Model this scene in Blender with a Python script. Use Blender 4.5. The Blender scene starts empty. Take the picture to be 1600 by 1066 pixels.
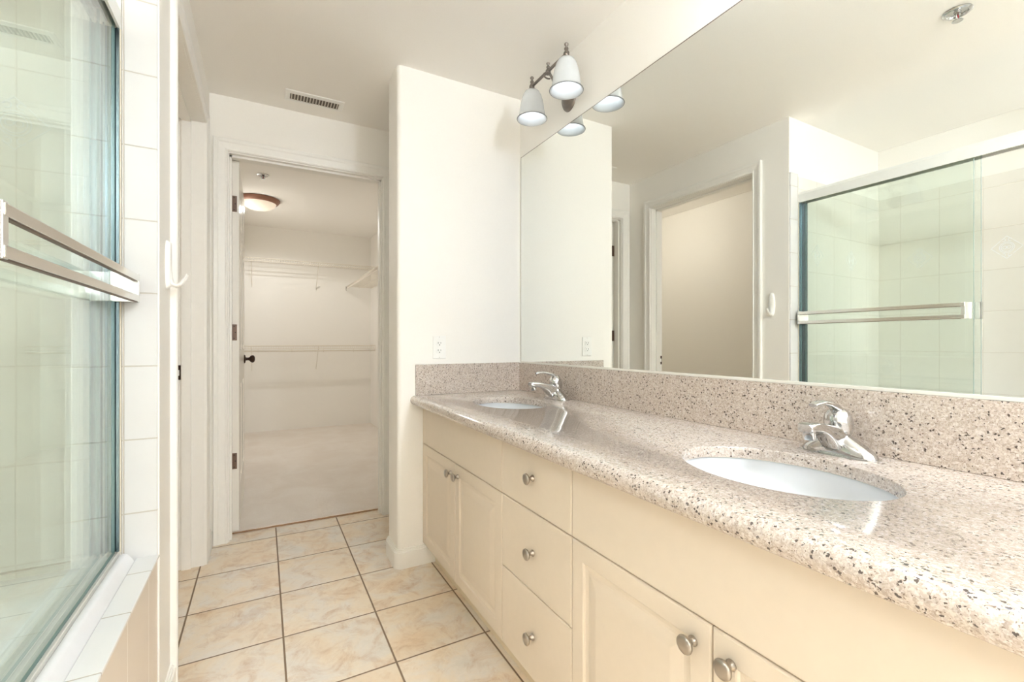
import bpy, bmesh, math, random
from mathutils import Vector, Matrix
random.seed(4)
PI = math.pi
S = bpy.context.scene
C = S.collection

# ------------------------------------------------------------------ camera
YAW = 0.5025
cam_d = bpy.data.cameras.new('camera')
cam = bpy.data.objects.new('camera', cam_d)
C.objects.link(cam)
cam.location = (0, 0, 1.0952)
cam.rotation_euler = (PI/2, 0, -YAW)
cam_d.sensor_width = 36
cam_d.lens = 714.06/1600*36
cam_d.shift_x = -3.5/1600
cam_d.shift_y = 2.06/1600
cam_d.clip_start = 0.02
S.camera = cam
# ------------------------------------------------------------------ world, view
w = bpy.data.worlds.new('world'); S.world = w; w.use_nodes = True
w.node_tree.nodes['Background'].inputs[0].default_value = (1, 0.97, 0.93, 1)
w.node_tree.nodes['Background'].inputs[1].default_value = 1.0
S.view_settings.view_transform = 'Standard'
S.view_settings.look = 'None'
S.view_settings.exposure = 0.70
S.view_settings.gamma = 1
S.view_settings.use_curve_mapping = False
S.cycles.max_bounces = 14
S.cycles.diffuse_bounces = 8
S.cycles.glossy_bounces = 8
S.cycles.transparent_max_bounces = 24
S.cycles.caustics_reflective = False
S.cycles.caustics_refractive = False

def lamp(name, kind, loc, energy, color, size=0.1, rot=(0, 0, 0), size_y=None, shape=None, spread=None):
    d = bpy.data.lights.new(name, kind); d.energy = energy; d.color = color
    if kind == 'AREA':
        d.shape = shape or ('RECTANGLE' if size_y else 'DISK'); d.size = size
        if size_y: d.size_y = size_y
        if spread: d.spread = spread
    else: d.shadow_soft_size = size
    if kind == 'SPOT': d.spot_size = math.radians(172); d.spot_blend = 0.35
    o = bpy.data.objects.new(name, d); C.objects.link(o); o.location = loc; o.rotation_euler = rot
    return o
# fill light added behind the camera, set as daylight in an unseen window
lamp('window_fill', 'AREA', (0.66, -1.84, 1.42), 144, (0.81, 0.905, 1.0), 1.2, (PI/2, 0, PI), 1.4)

# constants of the place (metres)
XM = 1.2444; XW = 1.2494; YS = 2.2056; YS2 = 2.3972; XS = 0.5698; YF = 2.945; XL = -0.2536; XL2 = -0.3736
YE = 1.5961; CE = 2.44; YB = -1.8; CZ = 2.50; CY = 6.32; CX = 1.27

# ------------------------------------------------------------------ materials
def mat(name):
    m = bpy.data.materials.new(name); m.use_nodes = True
    nt = m.node_tree; b = nt.nodes['Principled BSDF']
    return m, nt, b
def N(nt, t, **kw):
    n = nt.nodes.new(t)
    for k, v in kw.items():
        if k.startswith('i_'):
            key = k[2:]; n.inputs[int(key) if key.isdigit() else key].default_value = v
        else: setattr(n, k, v)
    return n
def L(nt, a, b): nt.links.new(a, b)
def M_(nt, op, a, b=None, c=None):
    n = nt.nodes.new('ShaderNodeMath'); n.operation = op
    for i, v in enumerate((a, b, c)):
        if v is None: continue
        if isinstance(v, (int, float)): n.inputs[i].default_value = v
        else: L(nt, v, n.inputs[i])
    return n.outputs[0]
def coords(nt):
    return N(nt, 'ShaderNodeTexCoord').outputs['Object']
def ramp(nt, fac, stops, interp='LINEAR'):
    r = N(nt, 'ShaderNodeValToRGB'); cr = r.color_ramp; cr.interpolation = interp
    while len(cr.elements) < len(stops): cr.elements.new(0.5)
    for e, (p, c) in zip(cr.elements, stops): e.position = p; e.color = (*c, 1)
    L(nt, fac, r.inputs[0]); return r.outputs[0]
def mix(nt, fac, a, b, blend='MIX'):
    n = N(nt, 'ShaderNodeMix', data_type='RGBA', blend_type=blend)
    for s, v in ((n.inputs[0], fac), (n.inputs[6], a), (n.inputs[7], b)):
        if isinstance(v, (int, float)): s.default_value = v
        elif isinstance(v, tuple): s.default_value = (*v, 1)
        else: L(nt, v, s)
    return n.outputs[2]
def bump(nt, b, h, strength=0.3, dist=0.002):
    n = N(nt, 'ShaderNodeBump'); n.inputs['Strength'].default_value = strength; n.inputs['Distance'].default_value = dist
    L(nt, h, n.inputs['Height']); L(nt, n.outputs[0], b.inputs['Normal'])
def sr(r, g, b):
    f = lambda c: (c/255)/12.92 if c/255 <= .04045 else ((c/255+.055)/1.055)**2.4
    return (f(r), f(g), f(b))
def plain(name, col, rough=0.5, metal=0, tex=0.0, scale=40, coat=0, spec=0.5, emit=0):
    m, nt, b = mat(name)
    n = N(nt, 'ShaderNodeTexNoise', i_Scale=scale, i_Detail=4.0); L(nt, coords(nt), n.inputs['Vector'])
    lo = tuple(c*0.99 for c in col); hi = tuple(min(1, c*1.01) for c in col)
    L(nt, ramp(nt, n.outputs[0], [(0.3, lo), (0.7, hi)]), b.inputs['Base Color'])
    b.inputs['Roughness'].default_value = rough; b.inputs['Metallic'].default_value = metal
    b.inputs['Specular IOR Level'].default_value = spec
    b.inputs['Coat Weight'].default_value = coat
    if emit:
        b.inputs['Emission Color'].default_value = (*col, 1); b.inputs['Emission Strength'].default_value = emit
    if tex: bump(nt, b, n.outputs[0], tex, 0.001)
    return m
M = {}
M['wall'] = plain('painted_wall', sr(246, 243, 237), 0.62, tex=0.05, scale=260, spec=0.3)
M['ceil'] = plain('painted_ceiling', sr(250, 247, 242), 0.8, tex=0.05, scale=200, spec=0.2)
M['trimp'] = plain('painted_trim', sr(243, 241, 236), 0.38, spec=0.4)
M['doorp'] = plain('door_paint', sr(238, 235, 228), 0.25, spec=0.5)
M['cab'] = plain('cabinet_cream', sr(224, 211, 193), 0.36, spec=0.4)
M['kick'] = plain('cabinet_kick', sr(232, 218, 192), 0.5)
M['gap'] = plain('dark_gap', sr(120, 95, 60), 0.8)
M['white'] = plain('white_plastic', sr(245, 244, 240), 0.3)
M['porc'] = plain('porcelain', sr(214, 216, 218), 0.08, coat=0.5)
M['tub'] = plain('tub_enamel', sr(242, 243, 246), 0.12, coat=0.4)
M['chrome'] = plain('chrome', (0.62, 0.62, 0.62), 0.06, 1)
M['alu'] = plain('polished_aluminium', (0.86, 0.85, 0.83), 0.16, 1)
M['aluw'] = plain('bright_aluminium', (0.93, 0.93, 0.92), 0.30, 1)
M['nickel'] = plain('pewter_nickel', (0.45, 0.41, 0.36), 0.28, 1, scale=300)
M['pewter'] = plain('antique_pewter', (0.27, 0.24, 0.22), 0.34, 1, scale=200)
M['bronze'] = plain('dark_bronze', sr(62, 44, 34), 0.4, 0.6)
M['hinge'] = plain('bronze_hinge', sr(112, 92, 80), 0.45, 0.5)
M['copper'] = plain('copper_bronze_ring', sr(150, 108, 88), 0.4, 0.3)
M['dark'] = plain('dark_recess', sr(112, 104, 96), 0.9)
M['black'] = plain('black', sr(25, 22, 20), 0.6)
M['wire'] = plain('shaded_vinyl_wire', sr(232, 225, 212), 0.35)  # white vinyl toned down, shade on the braces put into the colour
M['caulk'] = plain('caulk', sr(238, 230, 212), 0.5)
M['slat'] = plain('vent_slat', sr(215, 208, 198), 0.5)
M['track'] = plain('track_plastic', sr(228, 226, 218), 0.25)
M['header'] = plain('white_anodised', sr(238, 239, 235), 0.28)
M['jamb'] = plain('grey_anodised', (0.26, 0.34, 0.39), 0.22, 1)
M['rimglass'] = plain('grey_glass_rim', sr(158, 160, 160), 0.2)
M['red'] = plain('red_bulb', sr(130, 25, 30), 0.1)

def mirror_mat():
    m, nt, b = mat('silvered_glass')
    n = N(nt, 'ShaderNodeTexNoise', i_Scale=3.0); L(nt, coords(nt), n.inputs['Vector'])
    L(nt, ramp(nt, n.outputs[0], [(0, (0.90, 0.917, 0.885)), (1, (0.905, 0.922, 0.89))]), b.inputs['Base Color'])
    b.inputs['Metallic'].default_value = 1; b.inputs['Roughness'].default_value = 0.0
    return m
M['mirror'] = mirror_mat()
def glass_mat(name, tint, edge=False):
    m = bpy.data.materials.new(name); m.use_nodes = True; nt = m.node_tree; nt.nodes.clear()
    out = N(nt, 'ShaderNodeOutputMaterial'); t = N(nt, 'ShaderNodeBsdfTransparent'); g = N(nt, 'ShaderNodeBsdfGlossy')
    t.inputs[0].default_value = (*tint, 1); g.inputs['Roughness'].default_value = 0.0; g.inputs[0].default_value = (0.97, 1, 0.98, 1)
    f = N(nt, 'ShaderNodeFresnel', i_IOR=1.5); mx = N(nt, 'ShaderNodeMixShader')
    geo = N(nt, 'ShaderNodeNewGeometry')
    # a ray leaving the pane meets the back of a face: keep the index of the first side there too
    ior = N(nt, 'ShaderNodeMix', data_type='FLOAT'); ior.inputs[2].default_value = 1.5; ior.inputs[3].default_value = 1/1.5
    L(nt, geo.outputs['Backfacing'], ior.inputs[0]); L(nt, ior.outputs[0], f.inputs['IOR'])
    L(nt, f.outputs[0], mx.inputs[0]); L(nt, t.outputs[0], mx.inputs[1]); L(nt, g.outputs[0], mx.inputs[2])
    L(nt, mx.outputs[0], out.inputs[0]); return m
M['glass'] = glass_mat('shower_glass', (0.952, 0.975, 0.960))
M['glassedge'] = plain('glass_edge', sr(120, 150, 150), 0.15)

def tile_nodes(nt, ax, ay, x0, y0, tx, ty, g):
    """grout mask (1 = grout) and a per-tile random vector for a grid on two object axes"""
    s = N(nt, 'ShaderNodeSeparateXYZ'); co = coords(nt); L(nt, co, s.inputs[0])
    u = M_(nt, 'DIVIDE', M_(nt, 'SUBTRACT', s.outputs[ax], x0), tx)
    v = M_(nt, 'DIVIDE', M_(nt, 'SUBTRACT', s.outputs[ay], y0), ty)
    def edge(q, t):
        f = M_(nt, 'FRACT', q); d = M_(nt, 'MINIMUM', f, M_(nt, 'SUBTRACT', 1.0, f))
        return M_(nt, 'MULTIPLY', d, t)
    d = M_(nt, 'MINIMUM', edge(u, tx), edge(v, ty))
    mask = N(nt, 'ShaderNodeMapRange', i_1=g*0.35, i_2=g*0.65, i_3=1.0, i_4=0.0); L(nt, d, mask.inputs[0])
    cb = N(nt, 'ShaderNodeCombineXYZ'); L(nt, M_(nt, 'FLOOR', u), cb.inputs[0]); L(nt, M_(nt, 'FLOOR', v), cb.inputs[1])
    wn = N(nt, 'ShaderNodeTexWhiteNoise'); L(nt, cb.outputs[0], wn.inputs[0])
    return mask.outputs[0], wn, co, d
def floor_mat():
    m, nt, b = mat('stone_look_floor_tile')
    mask, wn, co, d = tile_nodes(nt, 0, 1, 0.066, 1.8996, 0.3344, 0.3344, 0.0062)
    off = N(nt, 'ShaderNodeVectorMath', operation='SCALE'); off.inputs['Scale'].default_value = 9.0; L(nt, wn.outputs['Color'], off.inputs[0])
    add = N(nt, 'ShaderNodeVectorMath', operation='ADD'); L(nt, co, add.inputs[0]); L(nt, off.outputs[0], add.inputs[1])
    n1 = N(nt, 'ShaderNodeTexNoise', i_Scale=4.2, i_Detail=8.0, i_Roughness=0.62, i_Distortion=0.5); L(nt, add.outputs[0], n1.inputs['Vector'])
    n2 = N(nt, 'ShaderNodeTexNoise', i_Scale=11.0, i_Detail=9.0, i_Roughness=0.7, i_Distortion=0.9); L(nt, add.outputs[0], n2.inputs['Vector'])
    n3 = N(nt, 'ShaderNodeTexNoise', i_Scale=60.0, i_Detail=6.0, i_Roughness=0.7); L(nt, add.outputs[0], n3.inputs['Vector'])
    base = ramp(nt, n1.outputs[0], [(0.33, sr(240, 218, 190)), (0.47, sr(244, 230, 210)), (0.60, sr(240, 233, 223)), (0.72, sr(230, 225, 216))])
    rust = ramp(nt, n2.outputs[0], [(0.48, (0, 0, 0)), (0.70, (1, 1, 1))])
    fine = ramp(nt, n3.outputs[0], [(0.35, (0.4, 0.4, 0.4)), (0.65, (1, 1, 1))])
    c = mix(nt, M_(nt, 'MULTIPLY', M_(nt, 'MULTIPLY', rust, fine), 0.80), base, sr(196, 156, 116))
    c = mix(nt, M_(nt, 'MULTIPLY', M_(nt, 'SUBTRACT', 1.0, fine), 0.16), c, sr(190, 165, 135))
    var = ramp(nt, wn.outputs['Value'], [(0, (0.93, 0.92, 0.90)), (1, (1.0, 1.0, 1.0))])
    c = mix(nt, 1.0, c, var, 'MULTIPLY')
    c = mix(nt, mask, c, sr(142, 122, 100))
    L(nt, c, b.inputs['Base Color'])
    L(nt, ramp(nt, mask, [(0, (0.36,)*3), (1, (0.9,)*3)]), b.inputs['Roughness'])
    h = M_(nt, 'SUBTRACT', M_(nt, 'MULTIPLY', n3.outputs[0], 0.10), mask)
    bump(nt, b, h, 0.6, 0.003)
    return m
M['floor'] = floor_mat()
def walltile(name, ax, ay, x0, y0, tx, ty, col=(236, 232, 224), grout=(222, 215, 204), g=0.0035, rough=0.26):
    m, nt, b = mat(name)
    mask, wn, co, d = tile_nodes(nt, ax, ay, x0, y0, tx, ty, g)
    n1 = N(nt, 'ShaderNodeTexNoise', i_Scale=7.0, i_Detail=5.0); L(nt, co, n1.inputs['Vector'])
    c0 = sr(*col); c = ramp(nt, n1.outputs[0], [(0.3, tuple(k*0.97 for k in c0)), (0.7, c0)])
    c = mix(nt, mask, c, sr(*grout)); L(nt, c, b.inputs['Base Color'])
    b.inputs['Roughness'].default_value = rough
    h = M_(nt, 'ADD', M_(nt, 'MULTIPLY', mask, -1.0), M_(nt, 'MULTIPLY', n1.outputs[0], 0.15))
    bump(nt, b, h, 0.5, 0.0015)
    return m
M['tile_side'] = walltile('shower_tile_side', 0, 2, -0.3335, 1.0350, 0.2035, 0.2465)
M['tile_strip'] = walltile('jamb_tile', 0, 2, -0.330, 0.6300, 0.5, 0.2, (224, 223, 222), (200, 193, 184))
M['tile_back'] = walltile('shower_tile_back', 1, 2, 1.0560, 1.0350, 0.2035, 0.2465)
M['tile_kerb'] = walltile('kerb_tile', 1, 2, 1.0672, 9.0, 0.2080, 20.0, (240, 239, 237), (205, 196, 184))
M['tile_apron'] = walltile('apron_tile', 1, 2, 1.2725, 9.0, 0.2080, 20.0, (233, 221, 207), (242, 236, 226), 0.004)

def granite():
    m, nt, b = mat('pink_granite')
    co = coords(nt)
    dn = N(nt, 'ShaderNodeTexNoise', i_Scale=260.0, i_Detail=2.0); L(nt, co, dn.inputs['Vector'])
    ds = N(nt, 'ShaderNodeVectorMath', operation='SCALE'); ds.inputs['Scale'].default_value = 0.0075; L(nt, dn.outputs['Color'], ds.inputs[0])
    da = N(nt, 'ShaderNodeVectorMath', operation='ADD'); L(nt, co, da.inputs[0]); L(nt, ds.outputs[0], da.inputs[1]); co = da.outputs[0]
    v1 = N(nt, 'ShaderNodeTexVoronoi', i_Scale=215.0, i_Randomness=1.0); L(nt, co, v1.inputs['Vector'])
    v2 = N(nt, 'ShaderNodeTexVoronoi', i_Scale=420.0); L(nt, co, v2.inputs['Vector'])
    s1 = N(nt, 'ShaderNodeSeparateColor'); L(nt, v1.outputs['Color'], s1.inputs[0])
    s2 = N(nt, 'ShaderNodeSeparateColor'); L(nt, v2.outputs['Color'], s2.inputs[0])
    base = ramp(nt, s1.outputs[0], [(0.0, sr(180, 165, 152)), (0.2, sr(207, 196, 184)), (0.45, sr(196, 181, 170)), (0.62, sr(221, 213, 207)), (0.8, sr(193, 179, 168)), (0.93, sr(166, 151, 140))], 'CONSTANT')
    fine = ramp(nt, s2.outputs[0], [(0.0, sr(191, 176, 163)), (0.4, sr(217, 207, 196)), (0.7, sr(168, 152, 140)), (0.86, sr(221, 211, 205))], 'CONSTANT')
    c = mix(nt, 0.5, base, fine)
    n = N(nt, 'ShaderNodeTexNoise', i_Scale=26.0, i_Detail=2.0); L(nt, co, n.inputs['Vector'])
    dens = N(nt, 'ShaderNodeMapRange', i_1=0.35, i_2=0.65, i_3=0.945, i_4=0.85); L(nt, n.outputs[0], dens.inputs[0])
    isdark = M_(nt, 'GREATER_THAN', s1.outputs[1], dens.outputs[0])
    near = M_(nt, 'LESS_THAN', v1.outputs['Distance'], 0.52)
    c = mix(nt, M_(nt, 'MULTIPLY', M_(nt, 'MULTIPLY', isdark, near), 0.9), c, sr(66, 56, 52))
    br = M_(nt, 'MULTIPLY', M_(nt, 'GREATER_THAN', s2.outputs[1], 0.90), M_(nt, 'LESS_THAN', v2.outputs['Distance'], 0.42))
    c = mix(nt, M_(nt, 'MULTIPLY', br, 0.75), c, sr(112, 92, 80))
    L(nt, c, b.inputs['Base Color'])
    b.inputs['Roughness'].default_value = 0.10; b.inputs['Specular IOR Level'].default_value = 0.6; b.inputs['Coat Weight'].default_value = 0.35; b.inputs['Coat Roughness'].default_value = 0.04
    return m
M['granite'] = granite()
def carpet():
    m, nt, b = mat('cut_pile_carpet'); co = coords(nt)
    n = N(nt, 'ShaderNodeTexNoise', i_Scale=420.0, i_Detail=3.0); L(nt, co, n.inputs['Vector'])
    n2 = N(nt, 'ShaderNodeTexNoise', i_Scale=3.2, i_Detail=6.0, i_Roughness=0.6, i_Distortion=0.6); L(nt, co, n2.inputs['Vector'])
    n3 = N(nt, 'ShaderNodeTexNoise', i_Scale=60.0, i_Detail=3.0); L(nt, co, n3.inputs['Vector'])
    c = ramp(nt, n2.outputs[0], [(0.38, sr(243, 233, 222)), (0.50, sr(246, 237, 227)), (0.62, sr(249, 241, 232))])
    c2 = ramp(nt, n.outputs[0], [(0.3, (0.92, 0.915, 0.90)), (0.6, (1, 1, 1))]); c = mix(nt, 1.0, c, c2, 'MULTIPLY')
    L(nt, c, b.inputs['Base Color']); b.inputs['Roughness'].default_value = 0.95; b.inputs['Specular IOR Level'].default_value = 0.1
    b.inputs['Sheen Weight'].default_value = 0.2
    bump(nt, b, M_(nt, 'ADD', n.outputs[0], M_(nt, 'MULTIPLY', n3.outputs[0], 1.5)), 0.8, 0.004)
    return m
M['carpet'] = carpet()
M['carpetedge'] = plain('carpet_backing', sr(172, 138, 106), 0.95, tex=0.8, scale=220)
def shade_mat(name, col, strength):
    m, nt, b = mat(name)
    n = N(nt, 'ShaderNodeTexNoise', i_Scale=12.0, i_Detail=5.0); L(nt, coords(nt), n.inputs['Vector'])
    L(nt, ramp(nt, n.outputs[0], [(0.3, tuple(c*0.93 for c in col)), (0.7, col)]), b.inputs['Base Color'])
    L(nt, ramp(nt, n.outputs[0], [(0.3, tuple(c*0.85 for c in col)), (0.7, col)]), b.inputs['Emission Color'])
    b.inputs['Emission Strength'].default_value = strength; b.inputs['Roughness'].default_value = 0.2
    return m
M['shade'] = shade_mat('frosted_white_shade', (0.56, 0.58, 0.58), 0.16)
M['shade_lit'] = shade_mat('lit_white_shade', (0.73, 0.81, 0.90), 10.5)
M['bulb'] = shade_mat('lit_bulb', (0.9, 0.93, 1.0), 5.0)
M['alabaster'] = shade_mat('alabaster_glass', (0.93, 0.82, 0.68), 0.30)

# ------------------------------------------------------------------ geometry helpers
ORG = {}
def B(): return bmesh.new()
def box(bm, x0, x1, y0, y1, z0, z1):
    v = [bm.verts.new((x, y, z)) for x in (x0, x1) for y in (y0, y1) for z in (z0, z1)]
    for f in ((0, 1, 3, 2), (4, 6, 7, 5), (0, 4, 5, 1), (2, 3, 7, 6), (0, 2, 6, 4), (1, 5, 7, 3)):
        bm.faces.new([v[i] for i in f])
    return bm
def frame_axes(d):
    d = Vector(d).normalized(); up = Vector((0, 0, 1)) if abs(d.z) < 0.9 else Vector((1, 0, 0))
    a = d.cross(up).normalized(); return a, a.cross(d).normalized()
def tube(bm, pts, r, seg=10, caps=True, flat=None):
    """round (or elliptical, flat=(ra, rb)) tube along points; r may be a list"""
    pts = [Vector(p) for p in pts]; rings = []
    a = None
    for i, p in enumerate(pts):
        d = (pts[min(i+1, len(pts)-1)] - pts[max(i-1, 0)]).normalized()
        if a is None: a, b = frame_axes(d)
        else:
            a = (a - d*a.dot(d)).normalized(); b = a.cross(d).normalized()
        rr = r[i] if isinstance(r, (list, tuple)) else r
        fa, fb = (flat[i] if isinstance(flat, list) else flat) if flat else (1, 1)
        rings.append([bm.verts.new(p + a*math.cos(2*PI*k/seg)*rr*fa + b*math.sin(2*PI*k/seg)*rr*fb) for k in range(seg)])
    for q, s in zip(rings, rings[1:]):
        for k in range(seg): bm.faces.new((q[k], q[(k+1) % seg], s[(k+1) % seg], s[k]))
    if caps: bm.faces.new(rings[0][::-1]); bm.faces.new(rings[-1])
    return bm
def lathe(bm, prof, c=(0, 0, 0), axis='z', seg=32, sx=1.0, sy=1.0):
    """prof: (radius, height) pairs, turned about an axis through c"""
    c = Vector(c); rings = []
    def pos(r, h, t):
        u, v = r*math.cos(t)*sx, r*math.sin(t)*sy
        if isinstance(axis, Matrix): return c + axis @ Vector((u, v, h))
        return c + {'z': Vector((u, v, h)), 'x': Vector((h, u, v)), 'y': Vector((u, h, v))}[axis]
    for r, h in prof:
        if r < 1e-6: rings.append([bm.verts.new(pos(0, h, 0))])
        else: rings.append([bm.verts.new(pos(r, h, 2*PI*k/seg)) for k in range(seg)])
    for q, s in zip(rings, rings[1:]):
        for k in range(seg):
            k2 = (k+1) % seg
            if len(q) == 1 and len(s) == 1: continue
            if len(q) == 1: bm.faces.new((q[0], s[k], s[k2]))
            elif len(s) == 1: bm.faces.new((q[k], q[k2], s[0]))
            else: bm.faces.new((q[k], q[k2], s[k2], s[k]))
    return bm
def prism(bm, poly, axis, a, b):
    """extrude a 2D outline: axis 'x' -> (y,z), 'y' -> (x,z), 'z' -> (x,y)"""
    def P(p, h): return {'x': (h, p[0], p[1]), 'y': (p[0], h, p[1]), 'z': (p[0], p[1], h)}[axis]
    q = [bm.verts.new(P(p, a)) for p in poly]; s = [bm.verts.new(P(p, b)) for p in poly]
    n = len(poly)
    for k in range(n): bm.faces.new((q[k], q[(k+1) % n], s[(k+1) % n], s[k]))
    bm.faces.new(q[::-1]); bm.faces.new(s); return bm
def loops(bm, fn, w, h, levels, close=True):
    """concentric rectangular loops (inset, height) on a panel; fn(u,v,n) -> point"""
    rings = []
    for ins, n in levels:
        rings.append([bm.verts.new(fn(u, v, n)) for u, v in ((ins, ins), (w-ins, ins), (w-ins, h-ins), (ins, h-ins))])
    for q, s in zip(rings, rings[1:]):
        for k in range(4): bm.faces.new((q[k], q[(k+1) % 4], s[(k+1) % 4], s[k]))
    if close: bm.faces.new(rings[-1])
    return rings
def obj(name, bm, m, parent=None, smooth=False, bevel=0, seg=2, org=None):
    bmesh.ops.recalc_face_normals(bm, faces=bm.faces)
    o0 = ORG[parent.name] if parent is not None else Vector(org or (0, 0, 0))
    if o0.length: bmesh.ops.translate(bm, verts=bm.verts, vec=-o0)
    me = bpy.data.meshes.new(name); bm.to_mesh(me); bm.free()
    me.materials.append(M[m] if isinstance(m, str) else m)
    o = bpy.data.objects.new(name, me); C.objects.link(o)
    if parent is not None: o.parent = parent
    else: o.location = o0
    ORG[o.name] = o0
    if smooth:
        for p in me.polygons: p.use_smooth = True
    if bevel:
        md = o.modifiers.new('bevel', 'BEVEL'); md.width = bevel; md.segments = seg; md.limit_method = 'ANGLE'; md.angle_limit = math.radians(40)
        for p in me.polygons: p.use_smooth = True
        md.harden_normals = True
    elif smooth:
        try:
            md = o.modifiers.new('split', 'EDGE_SPLIT'); md.split_angle = math.radians(50)
        except Exception: pass
    return o
def tag(o, label=None, cat=None, group=None, kind=None):
    if label: o['label'] = label
    if cat: o['category'] = cat
    if group: o['group'] = group
    if kind: o['kind'] = kind
    return o
def thing(name, loc, label, cat, group=None):
    o = bpy.data.objects.new(name, None); C.objects.link(o); o.location = loc; o.empty_display_size = 0.05
    ORG[o.name] = Vector(loc); return tag(o, label, cat, group)
def struct(name, bm, m, **k):
    o = obj(name, bm, m, **k)
    if k.get('parent') is None: tag(o, kind='structure')
    return o
def arc(cx, cy, r, a0, a1, n=8):
    return [(cx + r*math.cos(math.radians(a0+(a1-a0)*i/n)), cy + r*math.sin(math.radians(a0+(a1-a0)*i/n))) for i in range(n+1)]

# ------------------------------------------------------------------ room shell
b = box(B(), -1.43, 1.35, YB-0.1, 3.046, -0.1, 0); box(b, -1.43, XL2, 3.046, 4.0, -0.1, 0); struct('floor', b, 'floor')
b = box(B(), XL2, CX+0.1, 3.046, CY+0.1, -0.1, -0.004); struct('floor_closet', b, 'kick')
# carpet with a slightly uneven front edge
b = B(); n = 60
outl = [(-0.1632 + (0.8248)*i/n, 3.062 - 0.012*i/n + random.uniform(-.003, .003)) for i in range(n+1)]
outl += [(0.6616, 3.066), (CX, 3.066), (CX, CY), (XL, CY), (XL, 3.066), (-0.1632, 3.066)]
prism(b, outl, 'z', -0.004, 0.013)
tag(obj('carpet', b, 'carpet'), 'pale beige wall-to-wall carpet covering the walk-in closet floor', 'carpet')
b = B(); fr = []
for i in range(n+1): fr.append((-0.1632 + 0.8248*i/n, 3.0575 - 0.012*i/n + random.uniform(-.002, .002)))
prism(b, fr + [(0.6616, 3.0515), (-0.1632, 3.0635)], 'z', 0, 0.008)
tag(obj('carpet_edge', b, 'carpetedge'), 'frayed brown cut edge of the closet carpet against the floor tiles', 'carpet edge')

struct('ceiling', box(box(B(), -1.43, 1.35, YB-0.1, 3.0, CE, CE+0.1), -1.43, XL2, 3.0, 4.0, CE, CE+0.1), 'ceil')
struct('ceiling_closet', box(B(), XL2, CX+0.1, 3.0, CY+0.1, CZ, CZ+0.1), 'ceil')
struct('wall_right', box(B(), XW, 1.35, YB, YS+0.05, 0, CE), 'wall')
struct('wall_hall_right', box(B(), XW, 1.35, YS2-0.05, YF, 0, CE), 'wall')
# stub wall with bullnose corners
R_ = 0.022
stub = arc(XS+R_, YS+R_, R_, 180, 270) + [(1.30, YS), (1.30, YS2)] + arc(XS+R_, YS2-R_, R_, 90, 180)
o = struct('wall_stub', prism(B(), stub, 'z', 0, CE), 'wall', smooth=True)
b = B()
box(b, XL2, -0.1830, YF, YF+0.12, 0, CZ); box(b, 0.6816, 1.35, YF, YF+0.12, 0, CZ); box(b, -0.1830, 0.6816, YF, YF+0.12, 2.154, CZ)
struct('wall_far', b, 'wall')
# left wall with doorway, runs on as the closet's left wall
b = B(); ya, yb = 1.8079, 2.7173
box(b, XL2, XL, YE, ya, 0, CE); box(b, XL2, XL, yb, YF, 0, CE); box(b, XL2, XL, ya, yb, 2.195, CE)
struct('wall_left', b, 'wall')
struct('wall_closet_left', box(B(), XL2, XL, YF+0.12, CY+0.05, 0, CZ), 'wall')
struct('wall_closet_back', box(B(), XL, CX, CY, CY+0.1, 0, CZ), 'wall')
struct('wall_closet_right', box(B(), CX, CX+0.1, YF+0.12, CY+0.1, 0, CZ), 'wall')
struct('wall_shower_side', box(B(), -1.33, XL2, YE, YE+0.1, 0, CE), 'wall')
struct('wall_shower_back', box(B(), -1.43, -1.33, -0.13, YE+0.1, 0, CE), 'wall')
struct('wall_shower_end', box(B(), -1.33, XL, -0.13, -0.03, 0, CE), 'wall')
struct('wall_rear_left', box(B(), XL2, XL, YB, -0.13, 0, CE), 'wall')
struct('wall_toilet_back', box(B(), -1.43, -1.31, YE+0.1, 4.0, 0, CE), 'wall')
struct('wall_toilet_far', box(B(), -1.31, XL2, 3.9, 4.0, 0, CE), 'wall')
b = B(); x0, x1, z0, z1 = 0.04, 1.25, 0.75, 2.15
box(b, XL2, x0, YB-0.1, YB, 0, CE); box(b, x1, 1.35, YB-0.1, YB, 0, CE); box(b, x0, x1, YB-0.1, YB, 0, z0); box(b, x0, x1, YB-0.1, YB, z1, CE)
struct('wall_rear', b, 'wall')
wf = B()
for q in ((x0, x0+.05, z0, z1), (x1-.05, x1, z0, z1), (x0, x1, z0, z0+.05), (x0, x1, z1-.05, z1), ((x0+x1)/2-.02, (x0+x1)/2+.02, z0, z1)):
    box(wf, q[0], q[1], YB-0.07, YB-0.03, q[2], q[3])
struct('added_window_1', wf, 'trimp')  # made-up window frame, out of view, for the rear fill light

# casings and jambs -------------------------------------------------
def casing_profile(wd):
    # (across from inner edge, out from wall): bead at the inner edge, flat, thicker back band
    return [(0, 0), (0, 0.010), (0.004, 0.013), (0.010, 0.013), (0.013, 0.010), (0.020, 0.011), (wd*0.62, 0.014), (wd*0.72, 0.018), (wd-0.004, 0.019), (wd, 0.016), (wd, 0)]
def casing(a0, a1, zt, wd, fn, z0=0.0, right=True, left=True):
    """mitred casing about an opening a0..a1 wide, zt high; fn(a, z, out) -> point"""
    b = B(); pr = casing_profile(wd)
    path = []
    rows = []
    for (d, o) in pr:
        pts = []
        if left: pts += [(a0-d, z0), (a0-d, zt+d)]
        else: pts += [(a0-0.0, zt+d)]
        if right: pts += [(a1+d, zt+d), (a1+d, z0)]
        else: pts += [(a1, zt+d)]
        rows.append([b.verts.new(fn(p[0], p[1], o)) for p in pts])
    for q, s in zip(rows, rows[1:]):
        for k in range(len(q)-1): b.faces.new((q[k], q[k+1], s[k+1], s[k]))
    b.faces.new([r[0] for r in rows]); b.faces.new([r[-1] for r in rows][::-1])
    return b
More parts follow.
